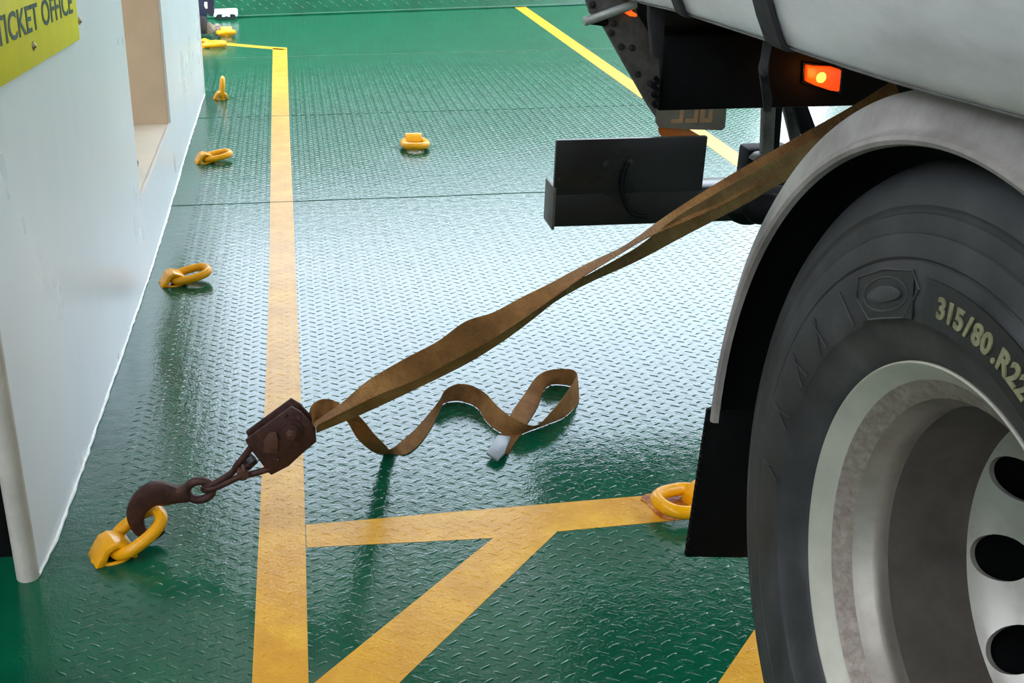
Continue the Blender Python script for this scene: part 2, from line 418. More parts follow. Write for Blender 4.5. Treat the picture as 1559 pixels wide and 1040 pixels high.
# ------------------------------------------------------------------ structure: left wall (white house side)
WALLP = [(1.985,-.553),(2.12,-.541),(2.38,-.535),(3.15,-.521),(3.74,-.512),(4.0,-.510),(4.3,-.509),(4.86,-.5095),(5.5,-.511),(6.765,-.504)]
def wx(y): return float(np.interp(y, [p[0] for p in WALLP], [p[1] for p in WALLP]))
ZT = 3.9; NY0, NY1, NZ = 3.74, 4.86, .272
ys = sorted(set([p[0] for p in WALLP]+[NY0, NY1]+list(np.linspace(2.0, 6.7, 24))))
zs = [0, NZ, 2.2, ZT]
V = []; F = []
for y in ys:
    for z in zs: V.append((wx(y), y, z))
for i in range(len(ys)-1):
    for k in range(3):
        if k == 1 and ys[i] >= NY0-1e-6 and ys[i+1] <= NY1+1e-6: continue
        F.append((i*4+k, (i+1)*4+k, (i+1)*4+k+1, i*4+k+1))
def solid_wall():
    n = len(V); T = .010
    VV = list(V)+[(x-T, y, z) for x, y, z in V]
    FF = list(F)+[tuple(i+n for i in reversed(f)) for f in F]
    cnt = {}
    for f in F:
        for a, b in zip(f, f[1:]+f[:1]): cnt[(a, b)] = 1
    for (a, b) in cnt:
        if (b, a) not in cnt: FF.append((b, a, a+n, b+n))
    return mesh(VV, FF)
wall = link('wall_left', solid_wall(), M_WALL); tag(wall, kind='structure')
autosmooth(wall.data, 30)
# rounded beige edge at the near end of the wall
o = MB().tube([(-.573, 1.985, z) for z in np.linspace(0.0, ZT, 14)], .023, 16).build('edge_strip', M_CREAM2, wall, smooth=True)
# weld bead at the foot of the wall
pts = [(wx(y)+.002+random.uniform(-.0012, .0012), y, .003) for y in np.linspace(1.985, 6.765, 190)]
o = MB().tube(pts, [.0045+random.uniform(-.0015, .0015) for _ in pts], 8).build('baseboard_left', M_WELD, smooth=True); tag(o, kind='structure')
o = MB().tube([(wx(6.765), 6.768, z) for z in np.linspace(0, ZT, 8)], .006, 10).build('corner_bead', M_WELD, wall, smooth=True)
# niche in the wall: cream far and back faces, sill
nb = MB(); D = .62
xa = wx(NY1)-.0112
nb.box((xa-D, NY1-.001, NZ-.04), (xa, NY1+.03, 2.2)); nb.box((xa-D-.03, NY0-.03, NZ-.04), (xa-D, NY1+.03, 2.2))
nb.box((xa-D, NY0-.03, NZ-.04), (xa, NY0, 2.2)); nb.box((xa-D, NY0-.03, 2.2), (xa, NY1+.03, 2.23))
nb.build('niche_lining', M_CREAM, wall)
MB().box((xa-D, NY0, NZ-.04), (xa, NY1, NZ-.005)).build('niche_sill', M_SILL, wall)
# return of the house past the far corner
o = MB().box((-2.6, 6.725, 0), (-.545, 6.765, ZT)).build('wall_far_return', M_WALL); tag(o, kind='structure')
# near-black panel standing in for stairwell shade behind the wall's near end
o = MB().box((-2.9, 2.06, 0), (-.597, 2.10, ZT)).build('wall_stairwell_shade', M_UNLIT); tag(o, kind='structure')
o = MB().box((-2.95, -6.0, 0), (-2.9, 2.10, 2.6)).build('wall_port_blocker', M_WALL); tag(o, kind='structure')  # unseen side wall, added; its height limits light from the left

# ------------------------------------------------------------------ structure: stern ramp and deckhead
ry0 = [(-3, 9.58), (5, 10.64)]
def ramp_pt(x, s):    # s metres up the raised ramp
    y = 9.975+(x)*.1315; ang = math.radians(62)
    return Vector((x, y+s*math.cos(ang), s*math.sin(ang)))
rv = [ramp_pt(-3, 0), ramp_pt(4.9, 0), ramp_pt(4.9, 2.5), ramp_pt(-3, 2.5)]
ramp = MB().prism(rv, (0, .08, -.0)).build('wall_ramp', M_GREEN); tag(ramp, kind='structure')
n = []; VV = []; 
Xr, Yr, Ar = tread_field(-.9, 2.9, .03, .75, .05, .07)
V8, F8 = tread_mesh(Xr, Yr, np.full(Xr.shape, math.radians(-48)), .020, .006, .004)
P = V8.reshape(-1, 3).copy(); ang = math.radians(62)
Q = np.zeros_like(P); Q[:, 0] = P[:, 0]
Q[:, 1] = 9.975+P[:, 0]*.1315+P[:, 1]*math.cos(ang)-P[:, 2]*math.sin(ang)
Q[:, 2] = P[:, 1]*math.sin(ang)+P[:, 2]*math.cos(ang)
tread_object('raised_tread', Q.reshape(-1, 8, 3), F8, M_GREEN, ramp)
o = MB().tube([ramp_pt(x, .006)+Vector((0, -.004, 0)) for x in np.linspace(-3, 4.9, 10)], .013, 8).build('trim_1', M_GREEN, smooth=True); tag(o, kind='structure')
RZ = 4.0
o = MB().box((-3.0, -6.0, RZ), (5.0, 8.9, RZ+.2)).build('ceiling', M_CEIL); tag(o, kind='structure')
o = MB().box((5.0, -6.0, 0), (5.1, 10.4, 2.6)).build('wall_right_blocker', M_WALL); tag(o, kind='structure')  # unseen side wall added to cut the ambient light
o = MB().box((-3.0, -6.1, 0), (5.0, -6.0, 4.0)).build('wall_near_blocker', M_CEIL); tag(o, kind='structure')  # unseen back wall added to shut out light from behind

# ------------------------------------------------------------------ ticket office sign
p0 = at(120, 60, x=-.518); p1 = at(0, 132, x=-.531)
ux = (p0-p1).normalized(); 
nrm = Vector((ux.y, -ux.x, 0)).normalized(); up = nrm.cross(ux).normalized()
if up.z < 0: up = -up
def sgn(s, h, d=0): return p1+ux*s+up*h+nrm*d
SL = (p0-p1).length
sign = empty('ticket_office_sign', tuple(p1)); tag(sign, 'yellow sign reading TICKET OFFICE screwed to the white wall', 'sign')
MB().prism([sgn(-.10, 0), sgn(SL, 0), sgn(SL, .19), sgn(-.10, .19)], nrm*.003).build('sign_board', M_SIGN, sign, bevel=.001)
def text_mesh(body, size=1.0, offset=0.0, extrude=0.0, space=1.0):
    cu = bpy.data.curves.new('t', 'FONT'); cu.body = body; cu.size = size; cu.offset = offset; cu.extrude = extrude
    cu.resolution_u = 3; cu.space_character = space
    ob = bpy.data.objects.new('t', cu); COL.objects.link(ob); bpy_update()
    me = bpy.data.meshes.new_from_object(ob.evaluated_get(bpy.context.evaluated_depsgraph_get()))
    bpy.data.objects.remove(ob); bpy.data.curves.remove(cu); return me
me = text_mesh('TICKET OFFICE', 1.0, .014, .01, 1.02)
co = np.array([v.co for v in me.vertices]); x0, x1 = co[:, 0].min(), co[:, 0].max(); h1 = co[:, 1].max()
TS0, TS1, TB, TH = .005, SL-.055, .069, .052
for v in me.vertices:
    s = TS0+(v.co.x-x0)/(x1-x0)*(TS1-TS0); h = TB+v.co.y/h1*TH
    v.co = sgn(s, h, .0035+(v.co.z+.01)*.03)
link('sign_lettering', me, M_INK, sign)
for u, v in ((49, 70), (114, 32)):
    pp = at(u, v, x=-.525); s = (pp-p1).dot(ux); h = (pp-p1).dot(up)
    b = MB(); b.sphere(sgn(s, h, .004), .0065, 12); b.cyl(sgn(s, h, .002), sgn(s, h, .005), .0095, 16)
    b.build('screw', M_SCREW, sign, smooth=True)
b = MB(); c = at(206, 247, z=NZ+.01)
o = MB().prism([at(203,262,x=-.56),at(209,262,x=-.56),at(212,247,x=-.56),at(207,238,x=-.56),at(203,236,x=-.56)], (-.04, .01, 0)).build('rubber_wedge', M_CHAR, bevel=.004)
tag(o, 'small dark rubber wedge on the pale sill of the wall niche', 'wedge')

# ------------------------------------------------------------------ lashing rings
def ring_parts(root, tilt=0.06, L=.060, Wd=.044, rod=.0135, lift=.017):
    # local frame: bar of the ring at origin along y, ring lies towards +x
    pts = []
    def P(x, y): 
        return Vector((x*math.cos(tilt), y, lift+x*math.sin(tilt)))
    n = 40
    for i in range(n):
        a = 2*PI*i/n
        e = 2.5
        cx = abs(math.cos(a))**(2/e)*math.copysign(1, math.cos(a)); cy = abs(math.sin(a))**(2/e)*math.copysign(1, math.sin(a))
        pts.append(P(L-.005+cx*L, cy*Wd))
    MB().tube(pts, rod, 14, closed=True).build('ring', M_RING, root, smooth=True, keep=False)
    # saddle: thick bent plate arching over the bar
    prof = [(-.052,0),(-.044,.014),(-.026,.040),(-.006,.046),(.020,.036),(.034,.022),(.038,0)]
    inn = [(.028,0),(.022,.018),(.012,.030),(-.004,.034),(-.018,.028),(-.026,.012),(-.034,0)]
    poly = [(x, -.032, z) for x, z in prof]+[(x, -.032, z) for x, z in inn]
    MB().prism(poly, (0, .064, 0)).build('saddle', M_RING, root, bevel=.003, keep=False)
    # weld fillet round the saddle foot
    pts = [(.041*math.cos(a)-.007, .030*math.sin(a), .0) for a in np.linspace(0, 2*PI, 28, endpoint=False)]
    MB().tube(pts, .005, 8, closed=True).build('weld', M_RING, root, smooth=True, keep=False)
RD = [  # x, y, rotz, tilt, label, scale
 (-.405, 2.045, .42, .50, 'nearest yellow lashing ring, lifted by the rusty hook beside the white wall end', 1.0),
 (-.415, 3.655, .30, .16, 'yellow lashing ring lying open beside the wall, second nearest along the wall', 1.0),
 (-.405, 5.245, .30, .14, 'yellow lashing ring beside the wall niche, third along the wall', 1.0),
 (-.398, 6.660, .12, 1.45, 'upright yellow lashing ring standing near the far corner of the wall', .95),
 (.580, 5.455, -1.57, .05, 'yellow lashing ring alone in the middle of the wet deck', 1.25),
 (-.60, 8.47, -.2, .03, 'flat yellow lashing ring at the far end in front of the short thin line', 1.25),
 (-.47, 9.00, -1.55, .12, 'farthest yellow lashing ring, beyond the short thin line', 1.35),
 (.885, 2.125, 3.55, .10, 'yellow lashing ring with rust around it, half hidden by the black mudflap', 1.1)]
for x, y, rz, tl, lab, s in RD:
    r = empty('lashing_ring', (x, y, 0), (0, 0, rz)); r.scale = (s, s, s)
    tag(r, lab, 'lashing ring', 'lashing rings welded to the deck')
    if tl > .4: ring_parts(r, tl, L=.060 if tl < 1 else .055, lift=.016)
    else: ring_parts(r, tl)
# rust stain on the deck by the last ring
t = NT('rust_stain'); 
t.set(Base_Color=t.ramp(t.noise(30, 6, .7), [(.35, (.25, .05, .01)), (.6, (.55, .20, .02)), (.75, (.8, .38, .02))]), Roughness=.25, Normal=t.bump(t.noise(80, 4), .4, .003)); M_STAIN = t.m
pts = []
for i in range(26):
    a = 2*PI*i/26; rr = .052+.012*math.sin(3*a+1)+random.uniform(-.006, .006)
    pts.append((.80+rr*math.cos(a)*1.0, 2.12+rr*math.sin(a), .0004))
o = MB().prism(pts, (0, 0, .0022)).build('rust_patch', M_STAIN, floor)

# ------------------------------------------------------------------ ribbons
def two_edge_ribbon(name, rows, m, parent, width=.05, th=.0025, sub=6):
    """rows: ((u,v) one edge, (u,v) other edge, y of the middle or None=first edge rests on deck, sign of the lean)"""
    P = []
    for r in rows:
        (ua, va), (ub, vb), y, sg = r
        if y is None:                                   # edge b rests on the deck
            B = at(ub, vb, z=.0018); d = ray(ua, va); o = Vector((0, 0, CAMH))
            dn = d.normalized(); oc = o-B; bq = dn.dot(oc); disc = bq*bq-(oc.dot(oc)-width*width)
            tt = -bq + (sg*math.sqrt(disc) if disc > 0 else 0)
            Aq = o+dn*tt
            if (Aq-B).length < width*.6: Aq = B+(Aq-B).normalized()*width*.8
            if Aq.z < .003: Aq.z = .003
        else:
            Aq = at(ua, va, y=y); B = at(ub, vb, y=y); s = (Aq-B).length
            if s < width:
                d = math.sqrt(width*width-s*s)/2
                Aq = at(ua, va, y=y+sg*d); B = at(ub, vb, y=y-sg*d)
        P.append(list(Aq)+list(B))
    return ribbon(name, P, m, parent, th, sub)
def ribbon(name, P, m, parent, th=.0025, sub=6, nw=5):
    Q = catmull(P, sub) if sub > 1 else [np.array(p) for p in P]
    Vt = []; UV = []; s = 0; prev = None; rows = []
    for q in Q:
        a, b = Vector(q[:3]), Vector(q[3:]); mid = (a+b)/2
        if prev is not None: s += (mid-prev).length
        prev = mid; rows.append((a, b, s))
    n = len(rows)
    nor = []
    for i in range(n):
        a, b, _ = rows[i]; tg = ((rows[min(i+1, n-1)][0]+rows[min(i+1, n-1)][1])-(rows[max(i-1, 0)][0]+rows[max(i-1, 0)][1]))
        nn = tg.cross(b-a)
        nor.append(nn.normalized() if nn.length > 1e-9 else Vector((0, -1, 0)))
    verts = []; uvs = []
    for sd in (-1, 1):
        for i, (a, b, s) in enumerate(rows):
            for k in range(nw):
                w = k/(nw-1)
                verts.append(a.lerp(b, w)+nor[i]*sd*th/2*(1 if 0 < k < nw-1 else .6)); uvs.append((s, w))
    N = n*nw; F = []
    for i in range(n-1):
        for k in range(nw-1):
            q = (i*nw+k, (i+1)*nw+k, (i+1)*nw+k+1, i*nw+k+1)
            F.append(q); F.append(tuple(N+j for j in reversed(q)))
        F.append((i*nw, N+i*nw, N+(i+1)*nw, (i+1)*nw)); k = nw-1
        F.append((i*nw+k, (i+1)*nw+k, N+(i+1)*nw+k, N+i*nw+k))
    for i in (0, n-1):
        for k in range(nw-1): F.append((i*nw+k, i*nw+k+1, N+i*nw+k+1, N+i*nw+k))
    me = bpy.data.meshes.new('r'); me.from_pydata([tuple(v) for v in verts], [], F)
    uvl = me.uv_layers.new(name='UVMap')
    for l in me.loops: uvl.data[l.index].uv = uvs[l.vertex_index]
    o = link(name, me, m, parent, smooth=True); autosmooth(o.data, 50)
    return o

lash = empty('lashing_strap', (-.36, 2.08, .03))
tag(lash, 'taut brown webbing lashing with rusty tensioner and hook, stretched from deck ring to truck', 'lashing strap')
# upper web: taut, twisted once on its way up behind the fender
web1 = [((478,643),(478,650),2.07,1), ((520,614),(528,625),2.055,1), ((561,579),(580,600),2.045,1), ((615,547),(631,579),2.03,1),
        ((666,520),(682,553),2.02,1), ((708,490),(734,525),2.01,1), ((750,476),(772,502),2.0,1), ((790,455),(808,478),1.995,1), ((835,433),(848,450),1.99,1),
        ((876,411),(884,424),1.985,1), ((910,394),(916,404),1.98,1), ((944,378),(947,385),1.975,1), ((972,360),(975,368),1.972,1), ((1000,339),(1005,353),1.97,1), ((1032,317),(1042,338),1.965,1),
        ((1080,286),(1096,314),1.96,1), ((1133,254),(1150,285),1.95,1), ((1220,205),(1240,245),1.94,1), ((1300,160),(1320,205),1.93,1), ((1360,122),(1382,168),1.93,1)]
two_edge_ribbon('webbing', web1, M_WEB, lash)
web2 = [((481,650),(482,659),2.085,-1), ((535,620),(554,629),2.07,-1), ((600,588),(631,593),2.06,-1), ((676,545),(708,555),2.045,-1), ((730,515),(759,524),2.03,-1),
        ((775,490),(790,502),2.02,-1), ((806,470),(816,482),2.01,-1), ((838,450),(844,460),2.005,-1),
        ((872,431),(876,441),2.0,-1), ((906,413),(910,424),1.995,-1), ((944,392),(949,407),1.985,-1),
        ((978,371),(986,389),1.975,-1), ((1030,330),(1040,360),1.965,-1), ((1075,303),(1092,333),1.955,-1), ((1128,272),(1145,305),1.945,-1), ((1166,250),(1185,281),1.94,-1),
        ((1235,215),(1255,250),1.935,-1), ((1300,180),(1320,215),1.93,-1), ((1360,140),(1382,180),1.925,-1)]
w2 = two_edge_ribbon('webbing', web2, M_WEB2, lash); w2['label'] = 'olive lower ply of the webbing'
# loose tail: out of the tensioner, behind the taut webs, down to the deck
S = lambda x, y: (480+x*.2694, 520+y*.2694)
tail = [((470,640),(480,652),2.09,1), ((474,618),(478,645),2.10,1), ((490,608),(484,640),2.115,1), ((506,609),(500,636),2.13,1), ((518,616),(508,640),2.14,-1),
        (S(245,420),S(170,440),2.17,-1), (S(330,520),S(240,550),2.24,-1), (S(400,590),S(330,625),2.33,-1), ((594,684),(588,692),2.40,-1),
        (S(480,570),S(500,640),None,1), (S(560,500),S(580,590),None,1), (S(640,410),S(660,480),None,1), (S(700,335),S(712,370),None,-1),
        (S(735,275),S(735,345),None,-1), (S(800,242),S(800,335),None,-1), (S(880,248),S(870,350),None,-1), (S(960,292),S(925,385),None,-1),
        (S(1010,345),S(965,450),None,-1), (S(1070,400),S(1040,510),None,-1), (S(1150,450),S(1130,530),None,-1), (S(1250,475),S(1220,500),None,-1),
        (S(1340,390),S(1330,460),None,-1), (S(1420,290),S(1410,425),None,-1), (S(1468,215),S(1475,360),None,-1), (S(1480,185),S(1490,310),None,-1),
        (S(1455,160),S(1460,260),None,-1), (S(1400,155),S(1390,243),None,-1), (S(1320,163),S(1325,247),None,-1), (S(1250,200),S(1285,290),None,1),
        (S(1180,300),S(1255,370),None,1), (S(1110,400),S(1200,460),None,1), (S(1085,500),S(1170,515),None,1), (S(1035,560),S(1125,575),None,1), (S(1000,615),S(1090,640),None,1)]
two_edge_ribbon('loose_tail', tail, M_WEB, lash, sub=5)['label'] = 'loose tail of the webbing snaking on its edge over the deck'
a0 = at(*S(1030,540), z=.016); a1 = at(*S(1105,548), z=.016); a2 = at(*S(1070,640), z=.014); a3 = at(*S(1030,682), z=.010); a4 = at(*S(965,640), z=.012)
MB().prism([a0, a1, a2, a3, a4], (0, 0, .007)).build('taped_end', M_TAPE, lash, bevel=.002)['label'] = 'grey taped end of the tail'
# tensioner block
YB = 2.055
bp = [(373,671),(443.7,619.5),(458,628),(472,644),(481,663),(482,673),(458,693),(440,710),(413,724),(406,718),(398,706),(380,683)]
Pf = [at(u, v, y=YB) for u, v in bp]
blk = empty('tensioner_block', tuple(at(428, 668, y=YB)-Vector(lash.location)))
blk.parent = lash
MB().prism(Pf, (0, .007, 0)).build('side_plate', M_RUST, blk, bevel=.0018)
Pb = [p+Vector((0, .036, 0)) for p in Pf]
MB().prism(Pb, (0, .007, 0)).build('side_plate', M_RUST, blk, bevel=.0018)
cn = at(443, 655, y=YB)
b = MB(); b.cyl(cn+Vector((0, .045, 0)), cn+Vector((0, -.005, 0)), .025, 28); b.build('washer', M_RUST, blk, bevel=.001)
b = MB(); b.cyl(cn+Vector((0, .0, 0)), cn+Vector((0, -.014, 0)), .0195, 10); b.build('ratchet_wheel', M_RUST, blk, bevel=.0015)
b = MB(); b.cyl(cn+Vector((0, -.010, 0)), cn+Vector((0, -.022, 0)), .0115, 6); b.cyl(cn+Vector((0, -.020, 0)), cn+Vector((0, -.027, 0)), .007, 14); b.build('nut', M_RUSTL, blk, bevel=.001)
tb = [at(340+x*.13463, 600+y*.13463, y=YB) for x, y in ((450,650),(610,650),(625,520),(600,410),(520,420),(455,520))]
MB().prism(tb, (0, -.008, 0)).build('pawl', M_RUSTL, blk, bevel=.0015)
for x, y in ((620,745),(860,270),(700,240)):
    c_ = at(340+x*.13463, 600+y*.13463, y=YB); MB().sphere(c_, .0055, 10).build('rivet', M_RUST, blk, smooth=True)
MB().cyl(Pf[2]*.5+Pf[9]*.5+Vector((0, .005, 0)), Pf[2]*.5+Pf[9]*.5+Vector((0, .038, 0)), .02, 20).build('spool', M_RUST, blk)
# long link between block and hook
Zh = lambda x, y, yy: at(180+x*.1731, 660+y*.1731, y=yy)
A1 = [Zh(1170,120,2.06), Zh(1110,200,2.062), Zh(1040,285,2.066), Zh(1005,340,2.068), Zh(900,410,2.07), Zh(800,465,2.072)]
B1 = [Zh(1330,310,2.06), Zh(1200,350,2.062), Zh(1060,385,2.064), Zh(950,435,2.066), Zh(860,475,2.068), Zh(790,493,2.07)]
loop = A1+[Zh(752,480,2.085), Zh(758,495,2.09)]+B1[::-1]
MB().tube(catmull([list(p) for p in loop], 6), .0068, 12).build('link', M_RUST, lash, smooth=True)
b = MB(); c_ = Zh(1095,345,2.055); b.cyl(c_+Vector((0, .03, 0)), c_+Vector((0, -.013, 0)), .0125, 16); b.build('shackle_bolt', M_RUSTL, lash, bevel=.0015)
b = MB(); b.cyl(Zh(1080,330,2.07), Zh(1185,235,2.075), .011, 14); b.build('shackle_pin', M_RUST, lash, bevel=.001)
b = MB(); b.cyl(Zh(1150,255,2.06), Zh(1200,215,2.062), .013, 6); b.build('shackle_nut', M_BOLT, lash, bevel=.001)
# hook: flat forged J with an eye
hc = [((610,520),78),((520,535),72),((420,530),98),((310,530),104),((215,590),98),((160,680),88),((160,770),72),((200,850),52),((275,895),36),((350,880),31),((405,845),22)]
cl = catmull([[x, y, w] for (x, y), w in hc], 6)
V = []; F = []; NS = 14; mpz = .1731/ (FPX/2.27)
for i, (x, y, w) in enumerate(cl):
    p = Zh(x, y, 2.085-.0*i); q = Vector(cl[min(i+1, len(cl)-1)][:2].tolist()+[0])-Vector(cl[max(i-1, 0)][:2].tolist()+[0]); q.normalize()
    nx_, ny_ = -q.y, q.x
    e = Zh(x+nx_*w, y+ny_*w, 2.085)-p
    for k in range(NS):
        a = 2*PI*k/NS
        ca = abs(math.cos(a))**.6*math.copysign(1, math.cos(a)); sa = abs(math.sin(a))**.6*math.copysign(1, math.sin(a))
        V.append(p+e*ca+Vector((0, 1, 0))*sa*min(.011, e.length*.8))
m_ = len(cl)
for i in range(m_-1):
    F += [(i*NS+k, i*NS+(k+1) % NS, (i+1)*NS+(k+1) % NS, (i+1)*NS+k) for k in range(NS)]
F += [tuple(range(NS)), tuple(range((m_-1)*NS, m_*NS))]
hk = MB().add(V, F)
ey = []
for i in range(32):
    a = 2*PI*i/32; ey.append(Zh(714+112*math.cos(a)+(-6*math.sin(a)), 500+82*math.sin(a)-18*math.cos(a)*0, 2.085))
hk.tube(ey, .0092, 12, closed=True)
hk.build('hook', M_RUST, lash, smooth=True)

# ------------------------------------------------------------------ truck
truck = empty('tank_truck', (.70, 1.048, 0))
tag(truck, 'grey tank truck seen at its rear wheel, fender and black underrun', 'truck')
WY, WZ = 1.048, .52
def rev(name, prof, m, parent, n=144, c=(WY, WZ), a0=0, a1=2*PI, closed=False, ang=35):
    v, f = revolve(prof, c, n, a0, a1, closed); o = link(name, mesh(v, f), m, parent, smooth=True); autosmooth(o.data, ang); return o
# tyre
TP = [(.745,.286),(.730,.296),(.7175,.3000),(.7125,.306),(.708,.314),(.701,.330),(.6945,.346),(.6925,.3475),(.6905,.350),(.6885,.372),(.6885,.400),(.690,.4175),(.6935,.419),(.691,.422),
      (.6915,.436),(.694,.448),(.6965,.449),(.696,.452),(.698,.470),(.7025,.472),(.7025,.476),(.700,.480),(.703,.495),(.712,.512),(.722,.523),(.735,.530),(.745,.531),
      (.765,.532),(.767,.521),(.775,.521),(.777,.533),(.83,.534),(.832,.521),(.84,.521),(.842,.534),(.90,.533),(.902,.521),(.91,.521),(.912,.533),(.99,.528),(1.01,.50),(1.02,.40),(1.0,.30)]
tyre = rev('tyre', TP, M_TYRE, truck, 200)
def polar_plate(name, r0, r1, d0, d1, x, th, m, parent, n=30, shear=0):
    """plate lying on the sidewall between two radii and two angles (degrees)"""
    v = []; f = []
    for j in range(2):
        for i in range(n+1):
            for r, k in ((r0, 0), (r1, 1)):
                a = math.radians(d0+(d1-d0)*i/n+(shear if k else 0)*(1 if i == 0 else (-1 if i == n else 0)))
                v.append((x-j*th, WY+r*math.cos(a), WZ+r*math.sin(a)))
    N = 2*(n+1)
    for i in range(n):
        a = 2*i; f += [(a, a+1, a+3, a+2), (N+a, N+a+2, N+a+3, N+a+1), (a, a+2, N+a+2, N+a), (a+1, N+a+1, N+a+3, a+3)]
    f += [(0, N, N+1, 1), (2*n, 2*n+1, N+2*n+1, N+2*n)]
    return link(name, mesh(v, f), m, parent)
def ang_of(u, v, x=.688):
    p = at(u, v, x=x); return math.degrees(math.atan2(p.z-WZ, p.y-WY)), math.hypot(p.z-WZ, p.y-WY)
A315, R315 = ang_of(1438, 467); A2, R2 = ang_of(1538, 548)
AE, RE = ang_of(1349, 455)
print('tyre text', A315, R315, A2, R2, AE, RE)
polar_plate('size_panel', .352, .403, A315-5.5, A2+26, .6872, .0016, M_TYREDK, tyre)
txt = '315/80.R22.5'
step = (A2-A315)/7.05
for i, ch in enumerate(txt):
    a = math.radians(A315+step*i); me = text_mesh(ch, .034, .0012, .0008)
    wd = max(v.co.x for v in me.vertices)+min(v.co.x for v in me.vertices)
    rc = .366
    for v in me.vertices:
        tx = (v.co.x-wd/2); r = rc+v.co.y*.95; aa = a+tx/(rc+.012)
        v.co = Vector((.6848-v.co.z, WY+r*math.cos(aa), WZ+r*math.sin(aa)))
    link('size_character', me, M_LETTER, tyre)
# emblem: octagonal frame with an oval
def ring_line(pts, r, name, m, parent, closed=True):
    return MB().tube(pts, r, 6, closed=closed).build(name, m, parent, smooth=True)
def tp(da, r, x=.687):
    a = math.radians(AE+da); return (x, WY+r*math.cos(a), WZ+r*math.sin(a))
polar_plate('emblem_panel', .352, .405, AE+9.5, AE-9.5, .6875, .0012, M_TYREDK, tyre)
ring_line([tp(11, .388), tp(9, .407), tp(0, .4085), tp(-8.5, .407), tp(-10.5, .385), tp(-6.5, .352), tp(0, .3505), tp(6.5, .352)], .0014, 'emblem_frame', M_TYRE, tyre)
ring_line([tp(7.6*math.cos(a), .379+.020*math.sin(a)) for a in np.linspace(0, 2*PI, 36, endpoint=False)], .0018, 'emblem_ring', M_TYRE, tyre)
me_pts = [tp(5.8*math.cos(a), .379+.0095*math.sin(a), .6862) for a in np.linspace(0, 2*PI, 28, endpoint=False)]
MB().prism(me_pts, (-.002, 0, 0)).build('emblem_oval', M_TYRE, tyre, bevel=.0006)
for d0 in (13, 26, 38, 52, 66):   # raised chevrons along the letter band
    ring_line([tp(-d0, .352), tp(-d0-3.5, .404)], .0011, 'band_divider', M_TYRE, tyre, closed=False)
    if d0 > 20: ring_line([tp(-d0-4, .352), tp(-d0-2, .404)], .0011, 'band_divider', M_TYRE, tyre, closed=False)
# rim
RP = [(.724,.2950),(.7190,.2995),(.7160,.2992),(.7150,.2970),(.7165,.2945),(.7375,.2790),(.7390,.2765)]
M_FLANGE = simple('pale_matte_rim_flange', (.52, .48, .38), .42, .35, .12, 14, .08)
rim = rev('rim', RP+[(.7395,.2760)], M_FLANGE, truck, 160)
rev('bead_seat', [(.7395,.2760),(.7570,.2545),(.7585,.2525)], M_RIMDUST, rim, 160)
rev('rim_step', [(.7585,.2525),(.770,.2490),(.782,.2440),(.788,.2420),(.794,.2415),(.800,.2425),(.806,.2435)], M_RIM, rim, 160)
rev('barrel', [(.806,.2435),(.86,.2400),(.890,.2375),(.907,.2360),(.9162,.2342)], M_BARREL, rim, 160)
# disc with round hand holes
NH = 10; HA0 = math.radians(-19)
def disc_x(r):
    return float(np.interp(r, [.0,.10,.150,.160,.190,.222,.2345,.240], [.99,.99,.978,.972,.950,.9235,.9155,.9155]))
Vd = []; Fd = []
NB = 32
for h in range(NH):
    ac = HA0+h*2*PI/NH; half = PI/NH
    base = len(Vd); r0, r1, rc, rh = .150, .2345, .198, .0325
    cy_, cz_ = rc*math.cos(ac), rc*math.sin(ac)
    rings_ = []
    for lev in range(5):
        t_ = lev/4
        for k in range(NB):
            a = 2*PI*k/NB
            # boundary of the sector in direction a (local radial/tangential)
            dr, dt = math.cos(a), math.sin(a)
            m = max(abs(dr), abs(dt)); sr, st = dr/m, dt/m
            rr = rc+(sr*(r1-rc) if sr > 0 else sr*(rc-r0)); aa = ac+st*half
            by, bz = rr*math.cos(aa), rr*math.sin(aa)
            hy, hz = cy_+rh*(dr*math.cos(ac)-dt*math.sin(ac)), cz_+rh*(dr*math.sin(ac)+dt*math.cos(ac))
            yy, zz = by*(1-t_)+hy*t_, bz*(1-t_)+hz*t_
            Vd.append((disc_x(math.hypot(yy, zz)), WY+yy, WZ+zz))
    for k in range(NB):  # wall of the hole
        x_, y_, z_ = Vd[base+4*NB+k]; Vd.append((x_+.007, y_, z_))
    for lev in range(5):
        for k in range(NB):
            k2 = (k+1) % NB
            Fd.append((base+lev*NB+k, base+lev*NB+k2, base+(lev+1)*NB+k2, base+(lev+1)*NB+k))
b = MB().add(Vd, Fd); b.build('wheel_disc', M_RIM, rim, smooth=True)
rev('hub_flange', [(.978,.1505),(.982,.135),(.983,.100),(.970,.092),(.965,.0)], M_RIM, rim, 64)
rev('dark_hole_liner', [(.9165,.2352),(1.03,.2352),(1.03,.0)], M_FLAP, rim, 48)  # black liner added behind the hand holes to keep them dark
# fender: lip, rolled face and top
FP = [(.668,.545),(.660,.547),(.657,.552),(.658,.557),(.664,.561),(.668,.566),(.674,.585),(.679,.599),(.684,.6055),(.694,.6075),(.72,.6085),(.80,.6085),(1.10,.6085),(1.10,.600),(.72,.600),(.688,.596),(.674,.570),(.670,.550)]
fend = rev('fender', FP, M_FENDER, truck, 120, a0=math.radians(-3), a1=math.radians(175), closed=True, ang=40)
rev('fender_liner', [(.672,.548),(.690,.594),(1.10,.598)], M_BLACK, fend, 100, a0=math.radians(-3), a1=math.radians(175))
